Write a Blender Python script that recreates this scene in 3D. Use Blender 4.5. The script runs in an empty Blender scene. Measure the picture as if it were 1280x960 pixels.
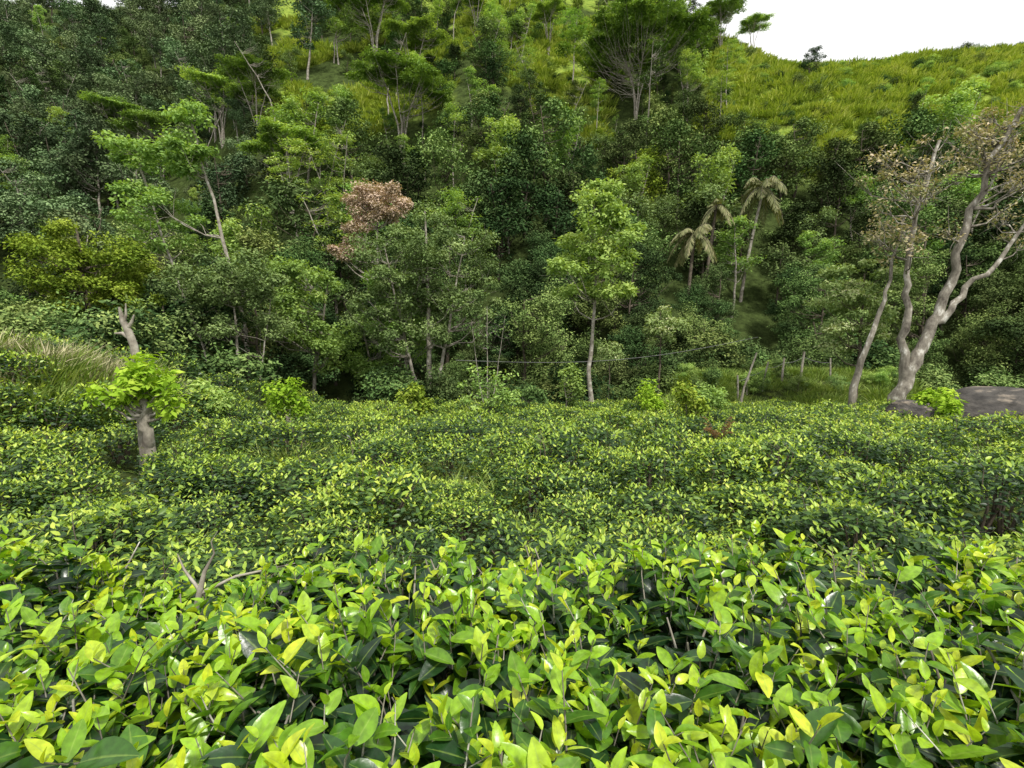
import bpy, math, numpy as np
from mathutils import Vector
sc=bpy.context.scene
# ---------------------------------------------------------------- helpers
def sm(t):
    t=np.clip(t,0,1); return t*t*(3-2*t)
def nz(x,y,s=1.0,k=0.0):
    x=np.asarray(x)*s;y=np.asarray(y)*s
    return (np.sin(x*1.3+y*.7+k)+np.sin(x*-.8+y*1.7+1.3+k*2)+.6*np.sin(x*2.9+y*1.1+4.1+k)+.6*np.sin(x*-1.9+y*3.1+2.2+k)+.35*np.sin(x*5.3-y*4.7+k*3))/3.5
def hfield(x,y):
    z=-1.4-.13*y-.5*sm((y-2.2)/1.2)*(1-sm((y-3.5)/7))
    z=z+1.9*sm((-x-5.8)/5.5)*sm((y-5)/6)
    z=z+2.1*sm((x-6)/5)*sm((y-22.5)/5.5)*(1-sm((x-19)/5))
    z=z+.14*nz(x,y,.7)*sm((y-3)/3)
    return z
def hedge(x): return 24-10*sm((-x-5)/6)+5*sm((x-5)/4)
def H(x,y):
    x=np.asarray(x,float);y=np.asarray(y,float)
    f=hfield(x,np.maximum(y,-20)); e=hedge(x)
    t=sm((y-e)/6); f2=f*(1-t)-8*t
    yy=np.maximum(y,1)
    gul=15*sm((-x/yy-.42)/.22)
    spur=-6*np.exp(-((x/yy+.03)/.12)**2)*sm((y-45)/30)
    y0=33+gul+spur
    hl=-8+.86*(y-y0)+2.6*nz(x,y,.075)*sm((y-36)/20)
    cap=98-49*sm((x-24)/20)+.04*np.maximum(x-60,0)+.8*nz(x,y,.06,2.)-1.5*np.exp(-((x-62)/14)**2)
    k=3.0
    down=cap-.35*np.maximum(0,(hl-cap)/.86)
    hm=-k*np.log(np.exp(-np.clip((hl-50)/k,-200,200))+np.exp(-np.clip((down-50)/k,-200,200)))+50
    hm=np.where(y>34,hm,-60.)
    return np.maximum(f2,hm)
def G(x,y):   # open grass mask on the hill
    yy=np.maximum(y,1); a=x/yy
    right=sm((a-.33-.03*nz(x,y,.1))/.05)*sm((y-63-5*nz(x,y,.12))/5)
    mid=sm((a+.22)/.06)*(1-sm((a-.14)/.06))*sm((y-68-7*nz(x,y,.13,1.))/6)*np.where(nz(x,y,.16,3.)>-.2,1,0)
    left=sm((a+.48)/.04)*(1-sm((a+.2)/.06))*sm((y-62)/6)*np.where(nz(x,y,.15,5.)>.1,1,0)
    return np.clip(right+mid+left,0,1)
def unit(v): return v/(np.linalg.norm(v,axis=-1,keepdims=True)+1e-9)

class MB:
    def __init__(s): s.v=[];s.f=[];s.m=[];s.a=[];s.n=0
    def add(s,v,f,m,a):
        s.v.append(v);s.f.append(f+s.n);s.m.append(np.full(len(f),m,np.int32));s.a.append(a);s.n+=len(v)
    def tube(s,pts,rad,sides=6,m=0,tint=.5):
        p=np.array(pts,float);n=len(p);rad=np.array(rad,float)
        d=unit(np.gradient(p,axis=0)); ref=np.array([.13,.97,.2]) if abs(d[0][1])<.8 else np.array([1.,.1,.1])
        u=unit(np.cross(d,ref));w=np.cross(d,u)
        an=np.arange(sides)*2*np.pi/sides
        v=(p[:,None]+rad[:,None,None]*(np.cos(an)[None,:,None]*u[:,None]+np.sin(an)[None,:,None]*w[:,None])).reshape(-1,3)
        i=np.arange(n-1)[:,None]*sides;j=np.arange(sides)[None];j2=(j+1)%sides
        f=np.stack([i+j,i+j2,i+sides+j2,i+sides+j],-1).reshape(-1,4)
        a=np.zeros((len(v),3));a[:,2]=tint
        s.add(v,f,m,a)
    def leaves(s,P,D,N,L,W,st=2,bend=0.,fold=.25,tint=.5,m=1,pw=.8):
        n=len(P);L=np.broadcast_to(L,(n,));W=np.broadcast_to(W,(n,));bend=np.broadcast_to(bend,(n,));fold=np.broadcast_to(fold,(n,));tint=np.broadcast_to(tint,(n,))
        D=unit(D);S=unit(np.cross(D,N));N=np.cross(S,D)
        if st==2:
            A=np.array([0,-1,0,1.]);T=np.array([0,.45,1,.45]);PR=np.abs(A)
            f=np.array([[0,3,2,1]])
        else:
            t=np.linspace(0,1,st);pr=np.sin(np.pi*np.clip(t,.02,.985)**.85)**pw
            A=np.tile([-1,0,1.],st);T=np.repeat(t,3);PR=np.repeat(pr,3)
            f=[]
            for k in range(st-1):
                for q in range(2):
                    b=k*3+q;f.append([b,b+1,b+4,b+3])
            f=np.array(f)
        K=len(A)
        v=P[:,None]+D[:,None]*(L[:,None]*T)[...,None]+S[:,None]*((W[:,None]/2)*PR*A)[...,None]+N[:,None]*((fold*W/2)[:,None]*PR*np.abs(A)-(bend*L)[:,None]*T**2)[...,None]
        a=np.zeros((n,K,3));a[...,0]=A;a[...,1]=T;a[...,2]=tint[:,None]
        ff=(f[None]+(np.arange(n)*K)[:,None,None]).reshape(-1,4)
        s.add(v.reshape(-1,3),ff,m,a.reshape(-1,3))
    def mesh(s,name,mats,smooth=True):
        v=np.concatenate(s.v);f=np.concatenate(s.f);m=np.concatenate(s.m);a=np.concatenate(s.a)
        me=bpy.data.meshes.new(name)
        me.vertices.add(len(v));me.vertices.foreach_set('co',v.astype(np.float32).ravel())
        me.loops.add(f.size);me.loops.foreach_set('vertex_index',f.astype(np.int32).ravel())
        me.polygons.add(len(f));me.polygons.foreach_set('loop_start',np.arange(0,f.size,4,dtype=np.int32))
        for x in mats: me.materials.append(x)
        me.polygons.foreach_set('material_index',m)
        me.polygons.foreach_set('use_smooth',np.full(len(f),smooth))
        me.update(calc_edges=True)
        at=me.attributes.new('lp','FLOAT_VECTOR','POINT');at.data.foreach_set('vector',a.astype(np.float32).ravel())
        return me
def obj(name,me,loc=(0,0,0),rot=(0,0,0),s=1,parent=None):
    o=bpy.data.objects.new(name,me);o.location=loc;o.rotation_euler=rot
    o.scale=(s,s,s) if np.isscalar(s) else s
    sc.collection.objects.link(o)
    if parent: o.parent=parent
    return o
def empty(name):
    o=bpy.data.objects.new(name,None);sc.collection.objects.link(o);return o
# ---------------------------------------------------------------- materials
def nt(name):
    m=bpy.data.materials.new(name);m.use_nodes=True;t=m.node_tree;t.nodes.clear();return m,t
def leafmat(name,cols,rough=.55,trans=.3,rib=False,rnd=.25,spec=0,hv=0):
    m,t=nt(name);N=t.nodes;Lk=t.links
    out=N.new('ShaderNodeOutputMaterial');at=N.new('ShaderNodeAttribute');at.attribute_name='lp'
    sp=N.new('ShaderNodeSeparateXYZ');Lk.new(at.outputs['Vector'],sp.inputs[0])
    oi=N.new('ShaderNodeObjectInfo')
    ma=N.new('ShaderNodeMath');ma.operation='MULTIPLY_ADD';Lk.new(oi.outputs['Random'],ma.inputs[0]);ma.inputs[1].default_value=rnd
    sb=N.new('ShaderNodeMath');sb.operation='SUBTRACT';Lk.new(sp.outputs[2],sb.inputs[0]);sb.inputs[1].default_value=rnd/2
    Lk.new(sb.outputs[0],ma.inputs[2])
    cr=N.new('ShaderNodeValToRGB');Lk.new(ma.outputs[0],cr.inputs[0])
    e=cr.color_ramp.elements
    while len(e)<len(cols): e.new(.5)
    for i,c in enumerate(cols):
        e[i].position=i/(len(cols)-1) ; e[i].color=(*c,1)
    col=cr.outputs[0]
    if hv:   # per-tree hue variation
        wn=N.new('ShaderNodeMath');wn.operation='MULTIPLY';Lk.new(oi.outputs['Random'],wn.inputs[0]);wn.inputs[1].default_value=37.7
        fr=N.new('ShaderNodeMath');fr.operation='FRACT';Lk.new(wn.outputs[0],fr.inputs[0])
        mh=N.new('ShaderNodeMapRange');Lk.new(fr.outputs[0],mh.inputs[0]);mh.inputs[3].default_value=.5-hv;mh.inputs[4].default_value=.5+hv*.4
        hh=N.new('ShaderNodeHueSaturation');Lk.new(mh.outputs[0],hh.inputs['Hue']);hh.inputs['Saturation'].default_value=.92;Lk.new(col,hh.inputs['Color']);col=hh.outputs[0]
    if rib:
        ab=N.new('ShaderNodeMath');ab.operation='ABSOLUTE';Lk.new(sp.outputs[0],ab.inputs[0])
        mr=N.new('ShaderNodeMapRange');Lk.new(ab.outputs[0],mr.inputs[0]);mr.inputs[1].default_value=.0;mr.inputs[2].default_value=.12;mr.inputs[3].default_value=.5;mr.inputs[4].default_value=0
        mx=N.new('ShaderNodeMix');mx.data_type='RGBA';Lk.new(mr.outputs[0],mx.inputs[0]);Lk.new(col,mx.inputs[6]);mx.inputs[7].default_value=(.28,.4,.08,1)
        col=mx.outputs[2]
        tc=N.new('ShaderNodeNewGeometry');no=N.new('ShaderNodeTexNoise');no.inputs['Scale'].default_value=60;Lk.new(tc.outputs['Position'],no.inputs['Vector'])
        mr2=N.new('ShaderNodeMapRange');Lk.new(no.outputs[0],mr2.inputs[0]);mr2.inputs[1].default_value=.3;mr2.inputs[2].default_value=.7;mr2.inputs[3].default_value=.72;mr2.inputs[4].default_value=1.22
        vm=N.new('ShaderNodeVectorMath');vm.operation='SCALE';Lk.new(col,vm.inputs[0]);Lk.new(mr2.outputs[0],vm.inputs['Scale']);col=vm.outputs[0]
        bp=N.new('ShaderNodeBump');bp.inputs['Strength'].default_value=.25;bp.inputs['Distance'].default_value=.004;Lk.new(no.outputs[0],bp.inputs['Height'])
    if spec>0:
        p=N.new('ShaderNodeBsdfPrincipled');Lk.new(col,p.inputs['Base Color']);p.inputs['Roughness'].default_value=rough;p.inputs['Specular IOR Level'].default_value=spec
        if rib: Lk.new(bp.outputs[0],p.inputs['Normal'])
    else:
        p=N.new('ShaderNodeBsdfDiffuse');Lk.new(col,p.inputs[0])
    if trans>0:
        tr=N.new('ShaderNodeBsdfTranslucent')
        hs=N.new('ShaderNodeMix');hs.data_type='RGBA';hs.blend_type='MULTIPLY';hs.inputs[0].default_value=1;Lk.new(col,hs.inputs[6]);hs.inputs[7].default_value=(1.6,1.6,.5,1)
        Lk.new(hs.outputs[2],tr.inputs[0])
        mi=N.new('ShaderNodeMixShader');mi.inputs[0].default_value=trans;Lk.new(p.outputs[0],mi.inputs[1]);Lk.new(tr.outputs[0],mi.inputs[2]);Lk.new(mi.outputs[0],out.inputs[0])
    else: Lk.new(p.outputs[0],out.inputs[0])
    return m
def noisemat(name,c1,c2,scale=5,rough=.85,bump=.3,c3=None,dist=.02,stretch=None):
    m,t=nt(name);N=t.nodes;Lk=t.links
    out=N.new('ShaderNodeOutputMaterial');tc=N.new('ShaderNodeTexCoord');no=N.new('ShaderNodeTexNoise');no.inputs['Scale'].default_value=scale;no.inputs['Detail'].default_value=8;no.inputs['Roughness'].default_value=.65
    src=tc.outputs['Object']
    if stretch:
        mp=N.new('ShaderNodeMapping');mp.inputs['Scale'].default_value=stretch;Lk.new(src,mp.inputs[0]);src=mp.outputs[0]
    Lk.new(src,no.inputs['Vector'])
    cr=N.new('ShaderNodeValToRGB');Lk.new(no.outputs[0],cr.inputs[0]);e=cr.color_ramp.elements
    e[0].position=.35;e[0].color=(*c1,1);e[1].position=.55;e[1].color=(*c2,1)
    if c3: q=e.new(.66);q.color=(*c3,1)
    p=N.new('ShaderNodeBsdfPrincipled');Lk.new(cr.outputs[0],p.inputs['Base Color']);p.inputs['Roughness'].default_value=rough;p.inputs['Specular IOR Level'].default_value=.25
    b=N.new('ShaderNodeBump');b.inputs['Strength'].default_value=bump;b.inputs['Distance'].default_value=dist;Lk.new(no.outputs[0],b.inputs['Height']);Lk.new(b.outputs[0],p.inputs['Normal'])
    Lk.new(p.outputs[0],out.inputs[0]);return m
M_tea=leafmat('tea_leaf',[(.01,.028,.012),(.018,.06,.014),(.075,.19,.014),(.28,.48,.022),(.52,.6,.035)],rough=.3,trans=.3,rib=True,rnd=0,spec=.55)
M_teaf=leafmat('tea_leaf_field',[(.022,.05,.018),(.05,.105,.028),(.16,.27,.04),(.36,.5,.06),(.54,.61,.1)],rough=.4,trans=.25,rnd=.25,spec=.35)
M_dark=leafmat('leaf_dark',[(.026,.052,.017),(.056,.108,.03),(.125,.195,.055)],trans=0,rnd=.7,hv=.035)
M_mid=leafmat('leaf_mid',[(.05,.098,.025),(.12,.205,.047),(.26,.36,.088)],trans=0,rnd=.7,hv=.035)
M_light=leafmat('leaf_light',[(.11,.21,.045),(.24,.4,.08),(.42,.56,.14)],trans=.25,rnd=.4,hv=.02)
M_umb=leafmat('leaf_umbrella',[(.09,.16,.04),(.19,.3,.07),(.32,.44,.11)],trans=.12,rnd=.15)
M_grey=leafmat('leaf_greygreen',[(.07,.11,.04),(.165,.24,.08),(.33,.41,.17)],trans=.12,rnd=.2)
M_yel=leafmat('leaf_yellowgreen',[(.08,.14,.02),(.21,.29,.035),(.4,.46,.08)],trans=.12,rnd=.05)
M_bright=leafmat('leaf_bright',[(.13,.25,.02),(.28,.44,.04),(.46,.58,.08)],trans=.25,rnd=.2)
M_haze=leafmat('leaf_painted_haze',[(.06,.105,.045),(.125,.205,.08),(.22,.32,.13)],trans=0,rnd=.9,hv=.035)  # distance haze painted into the leaf colour as a bluish tint
M_pink=leafmat('leaf_russet',[(.28,.23,.16),(.5,.38,.29),(.66,.54,.44)],trans=.12,rnd=.05)
M_pinkl=leafmat('leaf_new_flush',[(.18,.22,.09),(.42,.37,.22),(.62,.5,.38)],trans=.15,rnd=.1)
M_cream=leafmat('leaf_cream',[(.13,.2,.07),(.28,.37,.13),(.58,.56,.38)],trans=.15,rnd=.1)
M_palm=leafmat('leaf_palm',[(.1,.125,.055),(.22,.23,.11),(.38,.33,.21)],trans=.15,rnd=.1)
M_hgrass=leafmat('grass_hill',[(.15,.22,.03),(.3,.38,.06),(.46,.5,.12)],trans=.15,rnd=.6)
M_grass=leafmat('grass_green',[(.09,.15,.035),(.19,.28,.06),(.36,.42,.13)],trans=.15,rnd=.5)
M_dry=leafmat('grass_dry',[(.2,.21,.1),(.4,.38,.21),(.6,.54,.35)],trans=0,rnd=.7)
M_bark=noisemat('bark_dark',(.04,.032,.022),(.14,.115,.085),6)
M_barkp=noisemat('bark_pale',(.14,.12,.095),(.32,.29,.24),5,c3=(.46,.44,.39))
M_barkl=noisemat('bark_lichen',(.08,.068,.055),(.27,.245,.2),4,c3=(.6,.58,.52),bump=.9,stretch=(1,1,.5))
M_rock=noisemat('rock',(.022,.02,.018),(.075,.068,.06),2.2,c3=(.24,.2,.155),bump=1.0,dist=.12,rough=.75,stretch=(.6,1,1.8))
M_wire=noisemat('wire_metal',(.1,.1,.1),(.18,.18,.18),5)
def terrain_mat():
    m,t=nt('ground_soil_grass');N=t.nodes;Lk=t.links
    out=N.new('ShaderNodeOutputMaterial');at=N.new('ShaderNodeAttribute');at.attribute_name='lp'
    sp=N.new('ShaderNodeSeparateXYZ');Lk.new(at.outputs['Vector'],sp.inputs[0])
    g=N.new('ShaderNodeNewGeometry')
    def ramp(scale,c):
        no=N.new('ShaderNodeTexNoise');no.inputs['Scale'].default_value=scale;no.inputs['Detail'].default_value=9;no.inputs['Roughness'].default_value=.7;Lk.new(g.outputs['Position'],no.inputs['Vector'])
        cr=N.new('ShaderNodeValToRGB');Lk.new(no.outputs[0],cr.inputs[0]);e=cr.color_ramp.elements;e[0].position=.35;e[1].position=.65;e[0].color=(*c[0],1);e[1].color=(*c[1],1);return cr.outputs[0],no
    fo,_=ramp(1.5,[(.025,.035,.012),(.07,.1,.03)])
    gr,n2=ramp(.7,[(.09,.15,.025),(.27,.34,.06)])
    so,_=ramp(3,[(.025,.028,.012),(.07,.095,.03)])
    a=N.new('ShaderNodeMix');a.data_type='RGBA';Lk.new(sp.outputs[0],a.inputs[0]);Lk.new(fo,a.inputs[6]);Lk.new(gr,a.inputs[7])
    b=N.new('ShaderNodeMix');b.data_type='RGBA';Lk.new(sp.outputs[1],b.inputs[0]);Lk.new(a.outputs[2],b.inputs[6]);Lk.new(so,b.inputs[7])
    p=N.new('ShaderNodeBsdfDiffuse');Lk.new(b.outputs[2],p.inputs[0])
    no=N.new('ShaderNodeTexNoise');no.inputs['Scale'].default_value=2;no.inputs['Detail'].default_value=8;Lk.new(g.outputs['Position'],no.inputs['Vector'])
    bp=N.new('ShaderNodeBump');bp.inputs['Distance'].default_value=.4;bp.inputs['Strength'].default_value=.8;Lk.new(no.outputs[0],bp.inputs['Height']);Lk.new(bp.outputs[0],p.inputs['Normal'])
    Lk.new(p.outputs[0],out.inputs[0]);return m
# ---------------------------------------------------------------- terrain
u=np.linspace(-1,1,341);gx=420*np.sinh(3.2*u)/np.sinh(3.2)
gy=-40+np.concatenate([np.linspace(0,80,160,endpoint=False),80+np.linspace(0,1,201)**1.4*420])
X,Y=np.meshgrid(gx,gy);Z=H(X,Y)
mb=MB();V=np.stack([X,Y,Z],-1).reshape(-1,3);ny,nx=X.shape
i=np.arange(ny-1)[:,None]*nx;j=np.arange(nx-1)[None]
F=np.stack([i+j,i+j+1,i+nx+j+1,i+nx+j],-1).reshape(-1,4)
A=np.stack([G(X,Y),1-sm((Y-hedge(X)-1)/2),0*X],-1).reshape(-1,3)
mb.add(V,F,0,A);obj('ground',mb.mesh('ground',[terrain_mat()]))
# ---------------------------------------------------------------- trees
def smooth_path(t,n):
    m=len(t);tt=np.linspace(0,m-1,n);q=np.stack([np.interp(tt,range(m),t[:,k]) for k in range(3)],-1)
    for _ in range(2): q[1:-1]=.25*q[:-2]+.5*q[1:-1]+.25*q[2:]
    return q
def tree_mesh(name,trunks,r0,lobes,lpc,leaf,cl,mats,seed,flat=.65,bsides=4,asp=.5,up=.8,twigs=0,brad=.3,hollow=.45,taper=.8):
    r=np.random.default_rng(seed);mb=MB()
    trunks=[np.array(t,float) for t in trunks]
    dense=[]
    for ti,t in enumerate(trunks):
        q=smooth_path(t,max(10,len(t)*4));q[1:-1]+=r.normal(0,r0*.22,(len(q)-2,3))
        rad=r0*(1-taper*np.linspace(0,1,len(q))**.8)*(1 if ti==0 else .7);rad[0]*=1.35;rad*=1+r.normal(0,.05,len(q))
        mb.tube(q,rad,9,0,.5);dense.append((q,rad))
    cs=[]
    for (cx,cy,cz,rx,ry,rz,n) in lobes:
        d=unit(r.normal(size=(n,3)));rr=r.random(n)**hollow
        c=np.array([cx,cy,cz])+d*rr[:,None]*np.array([rx,ry,rz]);cs.append(c)
    cs=np.concatenate(cs);nc=len(cs)
    for c in cs:
        best=None
        for q,rad in dense:
            hd=np.linalg.norm(q[:,:2]-c[:2],axis=1);cost=np.abs(q[:,2]-(c[2]-.6*hd))+.3*hd;k=int(np.argmin(cost))
            if best is None or cost[k]<best[0]: best=(cost[k],q[k],rad[k])
        a=best[1];rb=min(best[2]*.5,r0*brad)
        tt=np.linspace(0,1,5)[:,None];p=a+(c-a)*tt;L=np.linalg.norm(c-a)
        p[:,2]-=.12*L*np.sin(np.pi*tt[:,0]);p[1:-1]+=r.normal(0,.04*L,(3,3))
        mb.tube(p,rb*(1-.8*tt[:,0]),bsides,0,.5)
        for _ in range(twigs):
            e=c+r.normal(0,cl*.8,3);mid=(p[3]+e)/2+r.normal(0,.05,3);mb.tube([p[3],mid,e],[rb*.3,rb*.2,rb*.08],3,0,.5)
    if lpc>0:
        k=(lpc*(.5+r.random(nc))).astype(int);idx=np.repeat(np.arange(nc),k);n=len(idx)
        d=unit(r.normal(size=(n,3)));csz=cl*(.6+.8*r.random(nc))
        off=d*(r.random(n)**.42)[:,None]*csz[idx][:,None]*np.array([1,1,flat])
        P=cs[idx]+off
        Nn=unit(d*.5+np.array([0,0,up])+r.normal(0,.45,(n,3)))
        D=unit(np.cross(Nn,r.normal(size=(n,3))))+d*.3-np.array([0,0,.15])
        ct=r.normal(0,.13,nc)
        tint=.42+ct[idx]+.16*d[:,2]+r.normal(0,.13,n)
        L=leaf*(.6+.8*r.random(n))
        mb.leaves(P,D,Nn,L,L*asp,2,0,.25,np.clip(tint,0.0,1),1)
    return mb.mesh(name,mats)
def rlobes(r,h,cr,nl,nper,low=.35,fl=.7):
    L=[]
    for k in range(nl):
        a=r.random()*6.28;q=cr*.6*r.random()**.5;z=h*(low+(1-low)*(.15+.8*(k+.5)/nl))
        s=cr*(.75 if k<nl-1 else .5)*(.7+.4*r.random())
        L.append((q*math.cos(a),q*math.sin(a),min(z,h-s*fl*.6),s,s,s*fl,nper))
    return L
def rtrunk(r,h,lean=.08):
    return [(0,0,-1),(r.normal()*lean*h*.3,r.normal()*lean*h*.3,h*.4),(r.normal()*lean*h,r.normal()*lean*h,h*.9)]
rr=np.random.default_rng(3)
near=[];far=[];slim=[];hazed=[]
def variants(dst,specs,pfx,tk=1.,**kw):
    for k,(h,cr,nl,nper,lpc,leaf,cl,mat,bark,low) in enumerate(specs):
        dst.append((tree_mesh(f'{pfx}_{k}',[rtrunk(rr,h)],(.012*h+.05)*tk,rlobes(rr,h,cr,nl,nper,low),lpc,leaf,cl,[bark,mat],100+k+len(dst)*7,**kw),h,mat))
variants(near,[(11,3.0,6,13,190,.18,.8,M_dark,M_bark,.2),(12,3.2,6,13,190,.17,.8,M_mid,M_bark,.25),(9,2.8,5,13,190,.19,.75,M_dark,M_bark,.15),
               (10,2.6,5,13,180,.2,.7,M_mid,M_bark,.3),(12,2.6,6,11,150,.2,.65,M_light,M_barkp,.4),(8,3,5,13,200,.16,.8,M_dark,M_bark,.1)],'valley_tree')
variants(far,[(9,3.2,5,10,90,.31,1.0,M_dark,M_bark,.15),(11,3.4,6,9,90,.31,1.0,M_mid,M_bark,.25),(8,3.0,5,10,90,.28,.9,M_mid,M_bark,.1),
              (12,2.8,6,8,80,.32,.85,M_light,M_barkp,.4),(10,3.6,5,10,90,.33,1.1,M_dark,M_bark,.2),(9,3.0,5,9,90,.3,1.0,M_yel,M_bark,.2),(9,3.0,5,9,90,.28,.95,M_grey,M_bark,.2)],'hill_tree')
variants(hazed,[(11,3.6,6,9,90,.34,1.0,M_haze,M_bark,.15),(9,3.2,5,9,90,.32,1.0,M_haze,M_bark,.1),(13,3.3,6,9,80,.34,.9,M_haze,M_barkp,.3)],'far_tree')
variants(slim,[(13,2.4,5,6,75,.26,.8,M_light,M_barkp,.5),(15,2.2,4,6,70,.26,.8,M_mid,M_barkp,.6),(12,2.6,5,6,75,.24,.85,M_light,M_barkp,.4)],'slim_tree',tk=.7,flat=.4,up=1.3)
def umb_mesh(name,h,cr,seed,mat,nl=6,leaf=.28,lpc=120):
    r=np.random.default_rng(seed);tr=[];L=[]
    for k in range(4):
        a=k*1.6+r.random();tr.append([(0,0,-1),(.5*math.cos(a),.5*math.sin(a),h*.35),(cr*.38*math.cos(a),cr*.38*math.sin(a),h*.85)])
    for k in range(nl):
        a=k*2.4;q=cr*.68*math.sqrt((k+.3)/nl);L.append((q*math.cos(a),q*math.sin(a),h*(.97-.3*(q/cr)-.14*r.random()),cr*.34,cr*.34,.3,12))
    return tree_mesh(name,tr,.2,L,lpc,leaf,1.05,[M_barkp,mat],seed,flat=.25,asp=.5,up=1.6,brad=.22,hollow=.6)
U1=umb_mesh('umbrella_tree_a',12,10.5,5,M_umb,18,.33,170);U2=umb_mesh('umbrella_tree_b',12,7,6,M_umb,10,.3,140);U3=umb_mesh('umbrella_tree_c',11,5.5,9,M_light,8,.28,130)
UMB=[(U1,17.4,76,1.12),(U2,-13,64,1.),(U3,-22.5,54,.95),(U2,-34,72,.9),(U3,6,90,.8),(U2,-6,92,.8),(U3,42,96,.7),(U2,36,95,.8),(U3,-42,78,1.),(U2,27,84,.9),(U3,-14,78,1.),(U2,-22,88,1.1),(U2,-55,84,1.),(U3,-66,90,1.)]
# ---- forest mass
forest=empty('forest')
r=np.random.default_rng(21)
def put(me,x,y,s,par,nm,dz=0):
    return obj(nm,me,(x,y,float(H(x,y))+dz),(r.normal()*.04,r.normal()*.04,r.random()*6.28),(s*(.9+.25*r.random()),s*(.9+.25*r.random()),s),par)
def umbfront(x,y):
    for me,a,b,s in UMB:
        if abs(x-a*y/b)<5*s and b-9<y<b+2: return True
    return False
y=27.0
while y<146:
    sp=3.3+ (y-27)*.018
    w=y*1.12+6
    for x in np.arange(-w,w,sp):
        px=x+r.uniform(-.45,.45)*sp;py=y+r.uniform(-.45,.45)*sp
        if py<hedge(px)+2.6: continue
        g=float(G(px,py))
        if r.random()<g*.97: continue
        if py>118 and px>30: continue
        if (px-19.8)**2+(py-45)**2<4: continue
        a=px/py
        if py<42: c=near[int(r.choice(6,p=[.26,.2,.18,.17,.07,.12]))];s=.65+.45*r.random()
        elif py>60 and r.random()<sm((-a-.3)/.2)*.65: c=hazed[r.integers(3)];s=.6+.6*r.random()
        else:
            c=far[int(r.choice(7,p=[.2,.21,.18,.13,.12,.05,.11]))];s=.5+.5*r.random()
            if py>58: s*=.8
        if .3<a<.55 and 34<py<45: s*=.72
        if py<42 and -3<px<30: s*=.8
        if py<36 and -8.5<px<0: s*=.72
        if g>.05: s*=.6
        if umbfront(px,py): s*=.5
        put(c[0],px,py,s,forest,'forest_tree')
    y+=sp*.9
for x,y in [(-28,21),(-31,24),(-26,29),(-36,28),(-15,29),(-30,17),(-34,20)]:
    put(near[r.integers(6)][0],x,y,.6+.25*r.random(),forest,'forest_tree')
for k in range(64):
    y=r.uniform(40,105);x=r.uniform(-1.0,.4)*y
    put(slim[r.integers(3)][0],x,y,.6+.35*r.random(),forest,'forest_tree')
for me,x,y,s in UMB:
    obj('umbrella_tree',me,(x,y,float(H(x,y))),(0,0,r.random()*6),s)
shr=[]
for k,(mt,lf) in enumerate([(M_dark,.13),(M_mid,.13),(M_light,.12),(M_mid,.1)]):
    shr.append(tree_mesh(f'shrub_{k}',[[(0,0,-.3),(0,0,.6),(.1,0,1.2)]],.04,[(0,0,.9,1.1,1.1,.8,22),(.4,.2,1.5,.6,.6,.5,8)],100,lf,.42,[M_bark,mt],300+k))
und=empty('undergrowth')
for k in range(380):
    x=r.uniform(-34,34);e=float(hedge(x));y=e+r.uniform(.3,6)
    put(shr[int(r.choice(4,p=[.56,.28,.04,.12]))],x,y,.7+.7*r.random(),und,'undergrowth_shrub')
for k in range(30):
    x=r.uniform(7,20);y=r.uniform(25,30)
    put(shr[int(r.choice([1,2,3]))],x,y,.25+.35*r.random(),und,'undergrowth_shrub')
# ---------------------------------------------------------------- individually placed trees
def tree(name,x,y,trunks,r0,lobes,lpc,leaf,cl,mats,seed,**k):
    z=float(H(x,y));me=tree_mesh(name,[[(a,b,c-z) if i else (a,b,-.4) for i,(a,b,c) in enumerate(t)] for t in trunks],r0,[(a,b,c-z,d,e,f,n) for a,b,c,d,e,f,n in lobes],lpc,leaf,cl,mats,seed,**k)
    return obj(name,me,(x,y,z))
# (z values below are absolute heights relative to eye level)
tree('broadleaf_tree',-18.6,22.5,[[(0,0,0),(.3,0,-1),(0,0,4)]],.22,[(0,0,2.4,2.6,2.3,2.0,60),(1.0,0,1.0,2.2,2,1.3,26)],250,.15,.48,[M_bark,M_yel],31)
tree('tall_leaning_tree',-12.9,26,[[(0,0,0),(-.6,0,0),(-1.6,0,5),(-2.6,0,9.6)],[(0,0,0),(-3.2,0,0),(-4.6,0,5),(-5.4,0,8.6)]],.13,[(-5.2,0,8.2,2.2,1.8,1.3,20),(-3.0,0,7.8,1.6,1.5,1.2,15),(-4.6,0,5.2,2.3,1.8,1.6,22),(-2.6,0,9.8,.8,.8,.5,5)],180,.19,.62,[M_barkp,M_light],32,flat=.45,twigs=1,taper=.6)
tree('broadleaf_tree',-12.6,23.0,[[(0,0,0),(.3,0,-1),(.2,0,2.5)],[(0,0,0),(-1.2,0,-1.5),(-2,0,2)],[(0,0,0),(1.4,0,-1.8),(2,0,1.5)]],.1,[(-.2,0,1.6,3.0,2.3,1.5,60),(0,0,-.2,2.9,2,.7,20)],230,.14,.5,[M_barkp,M_grey],33,twigs=2)
tree('large_spreading_tree',-4.2,25.5,[[(0,0,0),(.1,0,-1),(0,0,5.2)],[(0,0,0),(.9,0,-1),(1.9,0,4)],[(0,0,0),(-1,0,-1.5),(-2,0,3.6)]],.2,[(0,0,3.0,3.4,2.6,2.5,90),(-1,-.4,0.2,2.8,2.0,1.7,40),(1.8,0,.8,2.2,2,1.6,28)],240,.13,.5,[M_barkp,M_grey],34,twigs=2)
tree('russet_tree',-7.9,30.5,[[(0,0,0),(0,0,2),(.2,0,7)]],.16,[(0,0,6.6,1.9,1.6,1.1,46),(-1.2,0,4.6,1.5,1.4,1.4,20)],240,.16,.48,[M_barkp,M_pink],35)
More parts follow.
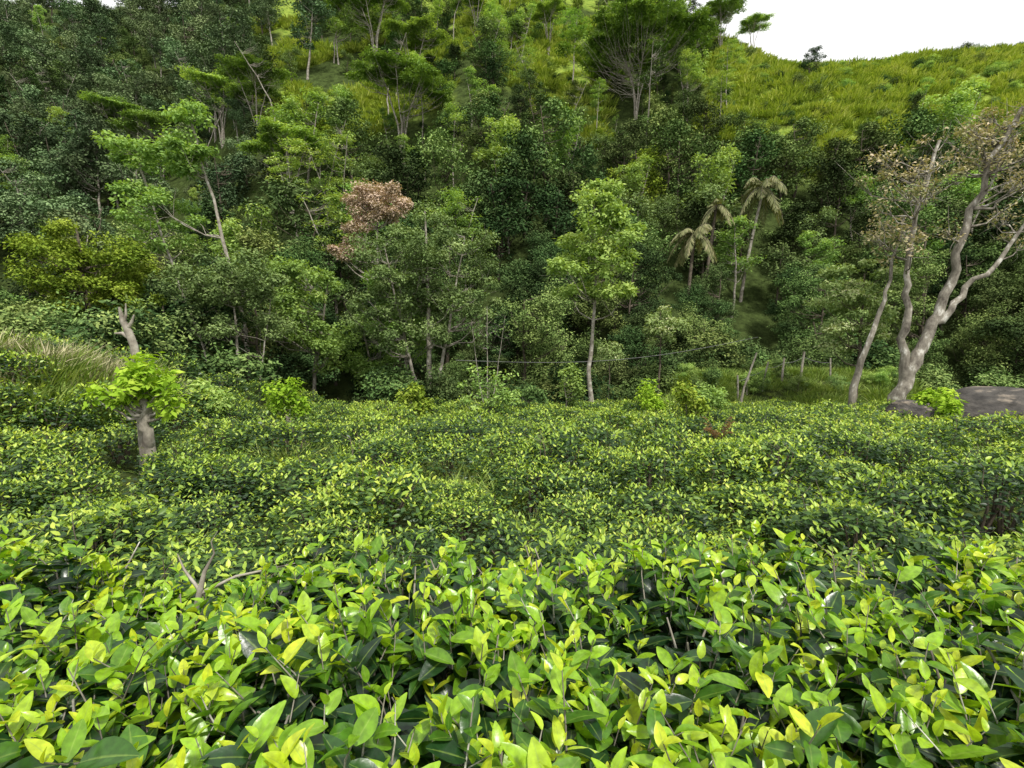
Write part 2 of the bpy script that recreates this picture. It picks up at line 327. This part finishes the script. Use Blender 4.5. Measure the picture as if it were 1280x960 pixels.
tree('slender_tree',3.75,22.8,[[(0,0,0),(-.35,0,-2.4),(-.1,0,-.3),(-.2,0,5.6)]],.14,[(-.1,0,5.3,1.1,1,.9,13),(.2,0,3.9,1.9,1.6,1.0,22),(-.3,0,2.4,2.1,1.7,.8,20),(.1,0,1.2,1.7,1.4,.5,12)],200,.18,.5,[M_barkp,M_light],36,flat=.5,twigs=1,taper=.7)
tree('bare_fork_tree',14.2,19,[[(0,0,0),(.4,0,-2.2),(1.0,0,-1),(1.5,0,.4),(1.9,0,2.2),(2.5,0,4.8),(3.7,0,7.4)],[(0,0,0),(.4,0,-2.2),(.4,.1,-.3),(.2,.2,1.6),(.3,0,3.8),(.9,0,6.3)],[(0,0,0),(.4,0,-2.2),(1.2,0,-.4),(2.1,-.1,.9),(3.1,-.2,2),(4.6,0,4)]],.3,[(2.4,0,5.9,1.9,1.4,1.3,26),(.1,0,5.0,1.9,1.3,1.5,24),(4.1,0,4.4,1.5,1.2,1.7,16),(3,0,6.8,1.4,1.,.7,14),(0,0,3,1.6,1,.8,8)],52,.12,.42,[M_barkl,M_pinkl],37,twigs=6,brad=.18,taper=.76)
tree('bare_fork_tree',12.9,19.4,[[(0,0,0),(.3,0,-1.6),(.9,0,.3),(1.2,0,1.8),(1.5,0,3.8)]],.15,[(1.2,0,3.2,1.3,1.,1.2,14)],40,.13,.4,[M_barkl,M_pinkl],38,twigs=5)
tree('flowering_tree',15.2,22.5,[[(0,0,0),(.1,0,-1),(0,0,2)]],.12,[(0,0,1.2,2.2,1.8,1.5,40),(-.6,0,-.6,1.6,1.3,.8,14)],200,.14,.5,[M_bark,M_cream],39,flat=.45)
tree('flowering_bush',7.6,26.5,[[(0,0,0),(.1,0,-2),(0,0,.5)]],.08,[(0,0,-.2,1.3,1.2,1.,20)],150,.14,.4,[M_bark,M_cream],40)
tree('flowering_bush',4.6,24.5,[[(0,0,0),(.1,0,-2.8),(0,0,-1.2)]],.05,[(0,0,-1.4,.6,.6,.7,10)],110,.13,.32,[M_bark,M_cream],41)
tree('bare_shrub',-1.1,22.8,[[(0,0,0),(.0,0,-2.8),(0,0,.6)],[(0,0,0),(.4,0,-2.6),(.8,0,.2)],[(0,0,0),(-.4,0,-2.6),(-.7,0,0)]],.05,[(0,0,-.4,1.1,.8,1.0,22)],14,.12,.3,[M_barkp,M_mid],42,twigs=5)
for k,(x,y,zc,rx,rz,tr,mt) in enumerate([(-6.3,14,-2.1,.5,.45,.09,M_bright),(-3.0,15.2,-2.25,.42,.55,.07,M_yel),(-.75,17,-2.3,1.0,.95,.05,M_light),(.5,18,-2.8,.7,.6,.05,M_mid),(2.0,19,-2.4,.55,.75,.05,M_light),(4.9,14.2,-2.15,.4,.5,.05,M_yel),(10.6,12.6,-1.95,.42,.22,.06,M_bright),(4.6,17,-2.5,.4,.45,.05,M_bright),(-7.6,12.6,-1.85,.5,.3,.05,M_light),(7.2,18.5,-2.7,.6,.4,.05,M_light)]):
    tree('pollarded_shrub',x,y,[[(0,0,0),(.06,0,zc-.7),(-.04,0,zc)]],tr,[(0,0,zc,rx,rx,rz,14),(.3,0,zc-.3,rx*.7,rx*.6,rz*.7,6)],60,.12,.22,[M_barkl,mt],60+k,flat=.8)
tree('pruned_shade_tree',-5.85,8.0,[[(0,0,0),(.02,0,-2.1),(.04,0,-1.75),(.05,0,-1.3),(.03,0,-.9)],[(0,0,0),(.05,0,-1.6),(0,0,-.9)]],.15,[(.1,0,-.93,.55,.45,.28,17),(-.28,0,-1.2,.46,.35,.25,9),(.38,.0,-1.28,.36,.3,.14,5),(-.05,0,-.68,.28,.2,.16,5)],36,.13,.17,[M_barkl,M_bright],71,flat=.7,bsides=6,brad=.35,twigs=1)
mb=MB();z0=float(H(-6.1,8.3))
mb.tube([(0,0,0),(.0,0,1.6),(-.02,0,2.0),(-.08,0,2.22),(-.17,.01,2.4),(-.2,0,2.62)],[.08,.065,.06,.055,.045,.015],8);mb.tube([(-.03,0,2.1),(-.2,.02,2.2),(-.33,.02,2.2)],[.045,.03,.012],7);mb.tube([(-.1,0,2.28),(-.02,.0,2.38),(.03,0,2.5)],[.04,.025,.01],7)
mb.tube([(-.15,0,2.38),(-.1,0,2.5),(-.09,0,2.68)],[.03,.02,.008],6)
obj('dead_tree_stump',mb.mesh('dead_tree_stump',[M_barkp]),(-6.1,8.3,z0+.2))
# ---------------------------------------------------------------- palms
def palm(name,x,y,zt,lean,fl,nf,seed,mat=M_palm,bk=None):
    r=np.random.default_rng(seed);z=float(H(x,y));h=zt-z;mb=MB()
    t=np.linspace(0,1,10)[:,None];p=np.concatenate([lean*t**1.3,0*t,h*t-.4*(1-t)],1);mb.tube(p,.15-.05*t[:,0],9)
    top=p[-1]
    for k in range(nf):
        a=k*2.4+r.random()*.5;el=r.uniform(-.5,1.15);s=np.linspace(0,1,12)
        dr=fl*(.8+.3*r.random());hx=dr*np.cos(el*.7)*s*(1-.15*s);hz=dr*(math.sin(el)*s-(.55+.35*math.cos(el))*s**2.2)
        q=top+np.stack([hx*math.cos(a),hx*math.sin(a),hz],-1);mb.tube(q,.035*(1-.8*s),3,0,.5)
        si=np.linspace(.08,1,34);qq=np.stack([np.interp(si,s,q[:,c]) for c in range(3)],-1);d=unit(np.gradient(qq,axis=0))
        side=unit(np.cross(d,np.array([0,0,1.])+0*d))
        for sg in (-1,1):
            D=side*sg*.7+d*.45+np.array([0,0,-.75])+r.normal(0,.12,d.shape)
            L=fl*.33*np.sin(np.pi*np.clip(si,.12,.96))**.5
            mb.leaves(qq,D,np.cross(D,d),L,.09,3,.15,.2,np.clip(.45+r.normal(0,.2,len(L)),0,1),1)
    obj(name,mb.mesh(name,[bk or M_barkp,mat]),(x,y,z))
palm('palm_tree',19.8,45,11.2,1.5,2.5,20,1);palm('palm_tree',12.6,38,6.3,.6,2.0,15,2,bk=M_bark);palm('palm_tree',15.4,42,9.0,.8,1.7,12,4,bk=M_bark)
# ---------------------------------------------------------------- fence, pole, cable, boulder
fence=empty('fence')
posts=[(10.2,23,2.9,.8,.05),(11.0,24.6,1.3,-.1,.05),(11.7,25.3,1.2,.1,.05),(12.6,25.6,1.5,.25,.05),(13.9,26.2,1.3,.05,.06),(15.2,26.8,1.4,.1,.07),(16.6,26.5,1.2,-.1,.05),(9.9,22,1.3,.15,.06)]
tops=[]
for k,(x,y,h,l,rad) in enumerate(posts):
    mb=MB();mb.tube([(0,0,-.2),(l*.4,.02,h*.45),(l,0,h)],[rad,rad*.9,rad*.75],7)
    z=float(H(x,y));o=obj('post_%d'%k,mb.mesh('post',[M_barkp]),(x,y,z),parent=fence);tops.append((x+l*.8,y,z+h*.8))
for k in range(1,6):
    a=np.array(tops[k]);b=np.array(tops[k+1]);t=np.linspace(0,1,8)[:,None];p=a+(b-a)*t;p[:,2]-=.1*np.sin(np.pi*t[:,0])
    mb=MB();mb.tube(p,[.01]*8,4);obj('wire_%d'%k,mb.mesh('wire',[M_wire]),parent=fence)
t=np.linspace(0,1,20)[:,None];a=np.array([11.0,23,-.75]);b=np.array([-2.2,20.0,-1.55]);p=a+(b-a)*t;p[:,2]-=.5*np.sin(np.pi*t[:,0])
mb=MB();mb.tube(p,[.009]*20,4);obj('overhead_cable',mb.mesh('overhead_cable',[M_wire]))
def rock(name,x,y,s,seed,dz,rot=0):
    bpy.ops.mesh.primitive_ico_sphere_add(subdivisions=6,radius=1);o=bpy.context.object;o.name=name
    me=o.data;n=len(me.vertices);c=np.zeros(n*3);me.vertices.foreach_get('co',c);c=c.reshape(-1,3)
    d=1+.16*nz(c[:,0]*1.6+c[:,2],c[:,1]*1.6,1.,seed)+.07*np.abs(nz(c[:,0]*4,c[:,1]*4+c[:,2]*4,1.,seed+1))+.022*nz(c[:,0]*12,c[:,1]*12+c[:,2]*11,1.,seed+2);c*=d[:,None]
    me.vertices.foreach_set('co',c.ravel())
    for pl in me.polygons: pl.use_smooth=True
    me.materials.append(M_rock);o.scale=s;o.rotation_euler=(.1,.08,rot);o.location=(x,y,float(H(x,y))+dz);return o
rock('boulder',14.1,13.9,(2.3,1.4,1.05),2,.3,.3);rock('boulder',11.9,14.8,(.9,.8,.65),5,.35,1)
# ---------------------------------------------------------------- grasses
def grass_mesh(name,mat,n,h,rad,w,seed,bend=.4):
    r=np.random.default_rng(seed);a=r.random(n)*6.28;q=rad*r.random(n)**.6
    P=np.stack([q*np.cos(a),q*np.sin(a),-.03+0*a],-1);D=np.stack([np.cos(a)*.35,np.sin(a)*.35,1+0*a],-1)+r.normal(0,.25,(n,3));D[:,2]=np.abs(D[:,2])
    Nn=-np.stack([np.cos(a),np.sin(a),0*a],-1)+r.normal(0,.4,(n,3));mb=MB()
    mb.leaves(P,D,Nn,h*(.5+.7*r.random(n)),w,4,bend*(.2+r.random(n)),.3,np.clip(.5+r.normal(0,.22,n),0,1),0);return mb.mesh(name,[mat])
HG=[grass_mesh('hill_grass_%d'%k,M_hgrass,170,.9,1.4,.15,k,.7) for k in range(3)]
FG=[grass_mesh('field_grass_%d'%k,M_grass,130,.36,.4,.018,10+k,.6) for k in range(3)]
DG=[grass_mesh('dry_grass_%d'%k,M_dry,90,.55,.35,.016,20+k,.6) for k in range(2)]
hg=empty('hill_grass');n=0
for k in range(60000):
    if n>2200: break
    y=r.uniform(58,112);x=r.uniform(-.5,1.12)*y
    if r.random()<float(G(x,y)):
        obj('grass_clump',HG[n%3],(x,y,float(H(x,y))),(0,0,r.random()*6),.4+.9*r.random(),hg);n+=1
hb=empty('hill_scrub')
for k in range(900):
    y=r.uniform(62,108);x=r.uniform(-.4,1.1)*y
    if float(G(x,y))>.5: obj('scrub',shr[int(r.choice([1,2,2,3]))],(x,y,float(H(x,y))-.2),(0,0,r.random()*6),.4+.9*r.random()**2,hb)
fg=empty('bank_grass')
for k in range(600):
    x=r.uniform(4,21);y=r.uniform(22.5,30)
    obj('grass_clump',FG[k%3],(x,y,float(H(x,y))),(0,0,r.random()*6),.6+1.2*r.random()**2,fg)
for k in range(380):
    y=r.uniform(5,25);x=r.uniform(-1,1)*y*1.1
    obj('grass_clump',FG[k%3],(x,y,float(H(x,y))),(0,0,r.random()*6),.6+.6*r.random(),fg)
for k in range(160):
    y=r.uniform(9.5,14);x=r.uniform(-14,-8)
    obj('grass_clump',FG[k%3],(x,y,float(H(x,y))),(0,0,r.random()*6),.8+1.0*r.random(),fg)
dg=empty('dry_grass')
for k in range(62):
    x=r.normal(-10.4,1.1);y=r.normal(11.8,.7)
    obj('grass_clump',DG[k%2],(x,y,float(H(x,y))+.05),(0,0,r.random()*6),.7+.6*r.random(),dg)
# ---------------------------------------------------------------- tea field bushes
def bush_mesh(name,n,leaf,st,seed,mat,rad=.57,h=.68):
    r=np.random.default_rng(seed);mb=MB()
    for k in range(9):
        a=r.random()*6.28;q=rad*.75*r.random();mb.tube([(0.1*math.cos(a),.1*math.sin(a),-.1),(q*.5*math.cos(a),q*.5*math.sin(a),h*.4),(q*math.cos(a),q*math.sin(a),h*.85)],[.02,.014,.006],4)
    for k in range(5):   # bare twigs poking through the canopy
        a=r.random()*6.28;q=rad*.7*r.random();c=np.array([q*math.cos(a),q*math.sin(a)]);mb.tube([(c[0],c[1],h*.5),(c[0]+r.normal()*.04,c[1]+r.normal()*.04,h*1.0),(c[0]+r.normal()*.08,c[1]+r.normal()*.08,h*1.15)],[.006,.004,.002],3)
    a=r.random(n)*6.28;q=rad*r.random(n)**.5
    q*=1+.15*np.sin(a*3+seed)
    top=h*(1-.45*(q/rad)**2.4)+.1*nz(q*np.cos(a)*6,q*np.sin(a)*6,1.,seed)
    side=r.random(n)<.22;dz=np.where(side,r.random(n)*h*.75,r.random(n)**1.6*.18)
    q=np.where(side,rad*(.85+.17*r.random(n)),q);z=np.maximum(top-dz,.02)
    P=np.stack([q*np.cos(a),q*np.sin(a),z],-1)
    yn=nz(q*np.cos(a)*5,q*np.sin(a)*5,1.,seed+3)
    young=(r.random(n)<.38+.3*yn)&(dz<.08)
    P[:,2]+=np.where(young,.07*r.random(n)+.02,0)
    Nn=np.stack([np.cos(a)*np.where(side,.8,.15),np.sin(a)*np.where(side,.8,.15),np.ones(n)],-1)+r.normal(0,.4,(n,3))
    b=r.random(n)*6.28;D=np.stack([np.cos(b),np.sin(b),np.where(young,1.0,.15)+r.normal(0,.3,n)],-1)
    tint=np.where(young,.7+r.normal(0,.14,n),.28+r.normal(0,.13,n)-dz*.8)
    L=leaf*(.6+.6*r.random(n))*np.where(young,.85,1.05)
    mb.leaves(P,D,Nn,L,L*.47,st,.12,.3,np.clip(tint,0,1),1);return mb.mesh(name,[M_bark,mat])
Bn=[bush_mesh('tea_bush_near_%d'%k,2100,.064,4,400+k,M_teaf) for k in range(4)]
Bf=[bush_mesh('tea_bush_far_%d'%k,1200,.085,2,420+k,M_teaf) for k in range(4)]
tea=empty('tea_bushes');yr=3.3;row=0
while yr<27:
    w=yr*1.12+2
    xs=np.arange(-w,w,.96)+r.uniform(0,.9)
    for x in xs:
        bend=.5*math.sin(x*.18+row*.05)+.02*x*x*.12
        px=x+r.normal()*.18;py=yr+bend*sm((yr-5)/6)+r.normal()*.16
        if py>hedge(px)-.1: continue
        if px>6.5 and py>23: continue
        if abs(px+5.85)<.5 and abs(py-7.8)<.6: continue
        if px>10.9 and 11.8<py<16.5: continue
        if px<-8.6 and py>11 and r.random()<.35: continue
        if (px+10.2)**2/3+(py-11.3)**2/1.5<1: continue
        if r.random()<.05+.3*(abs(px+1.2+.15*py)<1.3 and 9<py<11.5): continue
        s=.75+.45*r.random()
        me=Bn[r.integers(4)] if py<8.5 else Bf[r.integers(4)]
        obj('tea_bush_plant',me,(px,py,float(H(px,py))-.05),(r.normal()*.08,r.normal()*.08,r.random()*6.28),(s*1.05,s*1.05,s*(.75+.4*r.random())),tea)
    yr+=1.16;row+=1
# ---------------------------------------------------------------- near tea bush (detailed leaves)
r=np.random.default_rng(77);mb=MB()
def surf(x,y): return -1.4-.13*y+.62+.08*nz(x,y,2.2,.5)+.06*nz(x,y,6.,1.)-.35*sm((y-2.1-.2*nz(x,0,1.5))/.4)-.22*np.exp(-(((x+1.35)/.3)**2+((y-2.0)/.3)**2))
n=3000
y=.32+ (2.55-.32)*r.random(n)**.8;x=r.uniform(-1,1,n)*(y*1.12+.55)
keep=nz(x,y,4.5,3.)>-.42;x=x[keep];y=y[keep];n=len(x)
z=surf(x,y)
for k in range(n):
    hgt=r.uniform(.10,.3);top=np.array([x[k],y[k],z[k]+r.normal(.0,.055)]);lean=r.normal(0,.33,2)
    ax=unit(np.array([lean[0],lean[1],1.]));base=top-ax*hgt
    mb.tube([base,(base+top)/2+r.normal(0,.006,3),top],[.0028,.0022,.0012],4,0,.5)
    m=int(r.integers(5,10));ph=r.random()*6.28;fr=np.linspace(1,.05,m);an=ph+np.arange(m)*2.4+r.normal(0,.25,m)
    vig=r.normal(.0,.13)
    el=np.interp(fr,[0,.5,1],[.0,.35,1.0])+r.normal(0,.3,m)
    D=np.stack([np.cos(an)*np.cos(el),np.sin(an)*np.cos(el),np.sin(el)],-1)
    Nn=np.stack([-np.cos(an)*np.sin(el),-np.sin(an)*np.sin(el),np.cos(el)],-1)+r.normal(0,.35,(m,3))
    P=base+ax*hgt*fr[:,None]
    L=np.interp(fr,[0,.35,.8,1],[.1,.098,.07,.038])*(.65+.6*r.random(m))
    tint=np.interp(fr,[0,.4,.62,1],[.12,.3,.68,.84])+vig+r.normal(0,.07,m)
    mb.leaves(P,D,Nn,L,L*r.uniform(.42,.58,m),7,r.uniform(.0,.45,m),r.uniform(.1,.6,m),np.clip(tint,0,1),1,pw=.7)
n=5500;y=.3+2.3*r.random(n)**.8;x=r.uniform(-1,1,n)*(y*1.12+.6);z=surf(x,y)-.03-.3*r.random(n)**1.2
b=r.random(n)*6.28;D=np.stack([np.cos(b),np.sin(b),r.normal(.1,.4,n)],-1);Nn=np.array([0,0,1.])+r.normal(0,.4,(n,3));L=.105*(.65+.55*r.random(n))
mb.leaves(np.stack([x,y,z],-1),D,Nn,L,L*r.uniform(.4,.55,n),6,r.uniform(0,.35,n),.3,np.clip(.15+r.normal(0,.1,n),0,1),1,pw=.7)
for k in range(320):
    y0=r.uniform(.35,2.5);x0=r.uniform(-1,1)*(y0*1.1+.4);g=-1.4-.13*y0;e=np.array([x0+r.normal()*.2,y0+r.normal()*.2,surf(x0,y0)-.04]);a=np.array([x0,y0,g]);
    mb.tube([a,(a+e)/2+r.normal(0,.05,3),e],[.012,.008,.003],5,0)
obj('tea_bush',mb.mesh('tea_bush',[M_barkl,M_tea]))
mb=MB();mb.tube([(0,0,-.5),(.02,.02,-.22),(.06,.0,-.1),(.07,.03,-.02),(.11,.05,.06)],[.018,.016,.014,.01,.004],7);mb.tube([(.05,0,-.12),(.2,.06,-.06),(.36,.1,-.04),(.5,.16,-.03)],[.009,.007,.005,.002],6);mb.tube([(.06,0,-.1),(-.04,.05,-.02),(-.08,.07,.05)],[.009,.006,.002],6)
mb.tube([(.11,.05,.06),(.1,.05,.12),(.13,.06,.17)],[.005,.003,.001],5)
obj('dead_branch',mb.mesh('dead_branch',[M_barkp]),(-1.38,2.05,-1.05),s=.9)
mb=MB();rq=np.random.default_rng(5)
for k in range(12):
    a=rq.random()*6.28;e=np.array([.3*math.cos(a),.3*math.sin(a),.5+.3*rq.random()]);s=np.linspace(0,1,12);q=np.outer(s,e);q[:,2]-=.35*s**3
    mb.tube(q,.006*(1-.7*s),3,0);d=unit(np.gradient(q,axis=0));sd=unit(np.cross(d,[0,0,1.]))
    for sg in(-1,1): mb.leaves(q,sd*sg+d*.4-np.array([0,0,.3]),np.cross(sd,d),.08*np.sin(np.pi*np.clip(s,.1,.95)),.02,3,.2,.2,.4,1)
obj('dried_fern',mb.mesh('dried_fern',[M_bark,leafmat('fern_dry',[(.1,.05,.02),(.2,.11,.05),(.3,.18,.09)])]),(3.7,9.0,float(H(3.7,9))+.45))
# ---------------------------------------------------------------- light & sky
el=math.radians(56);az=math.radians(150)
sd=Vector((math.sin(az)*math.cos(el),math.cos(az)*math.cos(el),math.sin(el)))
l=bpy.data.lights.new('sun','SUN');l.energy=4.3;l.angle=math.radians(5);l.color=(1,.96,.88)
o=bpy.data.objects.new('sun',l);o.rotation_euler=(-sd).to_track_quat('-Z','Y').to_euler();sc.collection.objects.link(o)
w=bpy.data.worlds.new('World');sc.world=w;w.use_nodes=True;t=w.node_tree;t.nodes.clear()
ou=t.nodes.new('ShaderNodeOutputWorld');bg=t.nodes.new('ShaderNodeBackground');sk=t.nodes.new('ShaderNodeTexSky');sk.sky_type='NISHITA';sk.sun_disc=False;sk.sun_elevation=el;sk.sun_rotation=az
tc=t.nodes.new('ShaderNodeTexCoord');no=t.nodes.new('ShaderNodeTexNoise');no.inputs['Scale'].default_value=2.2;no.inputs['Detail'].default_value=6
t.links.new(tc.outputs['Generated'],no.inputs['Vector'])
mr=t.nodes.new('ShaderNodeMapRange');t.links.new(no.outputs[0],mr.inputs[0]);mr.inputs[1].default_value=.3;mr.inputs[2].default_value=.6;mr.inputs[3].default_value=.7;mr.inputs[4].default_value=1
mx=t.nodes.new('ShaderNodeMix');mx.data_type='RGBA';t.links.new(mr.outputs[0],mx.inputs[0]);t.links.new(sk.outputs[0],mx.inputs[6]);mx.inputs[7].default_value=(13.3,13.3,13.2,1)
t.links.new(mx.outputs[2],bg.inputs[0]);bg.inputs[1].default_value=.1;t.links.new(bg.outputs[0],ou.inputs[0])
sc.view_settings.view_transform='Standard';sc.view_settings.look='None';sc.view_settings.exposure=0
c=bpy.data.cameras.new('camera');c.lens=18;c.sensor_width=36;c.clip_start=.05;c.clip_end=2000
o=bpy.data.objects.new('camera',c);o.location=(0,0,0);o.rotation_euler=(math.radians(90-7.1),0,0);sc.collection.objects.link(o);sc.camera=o
print('objects',len(bpy.data.objects))
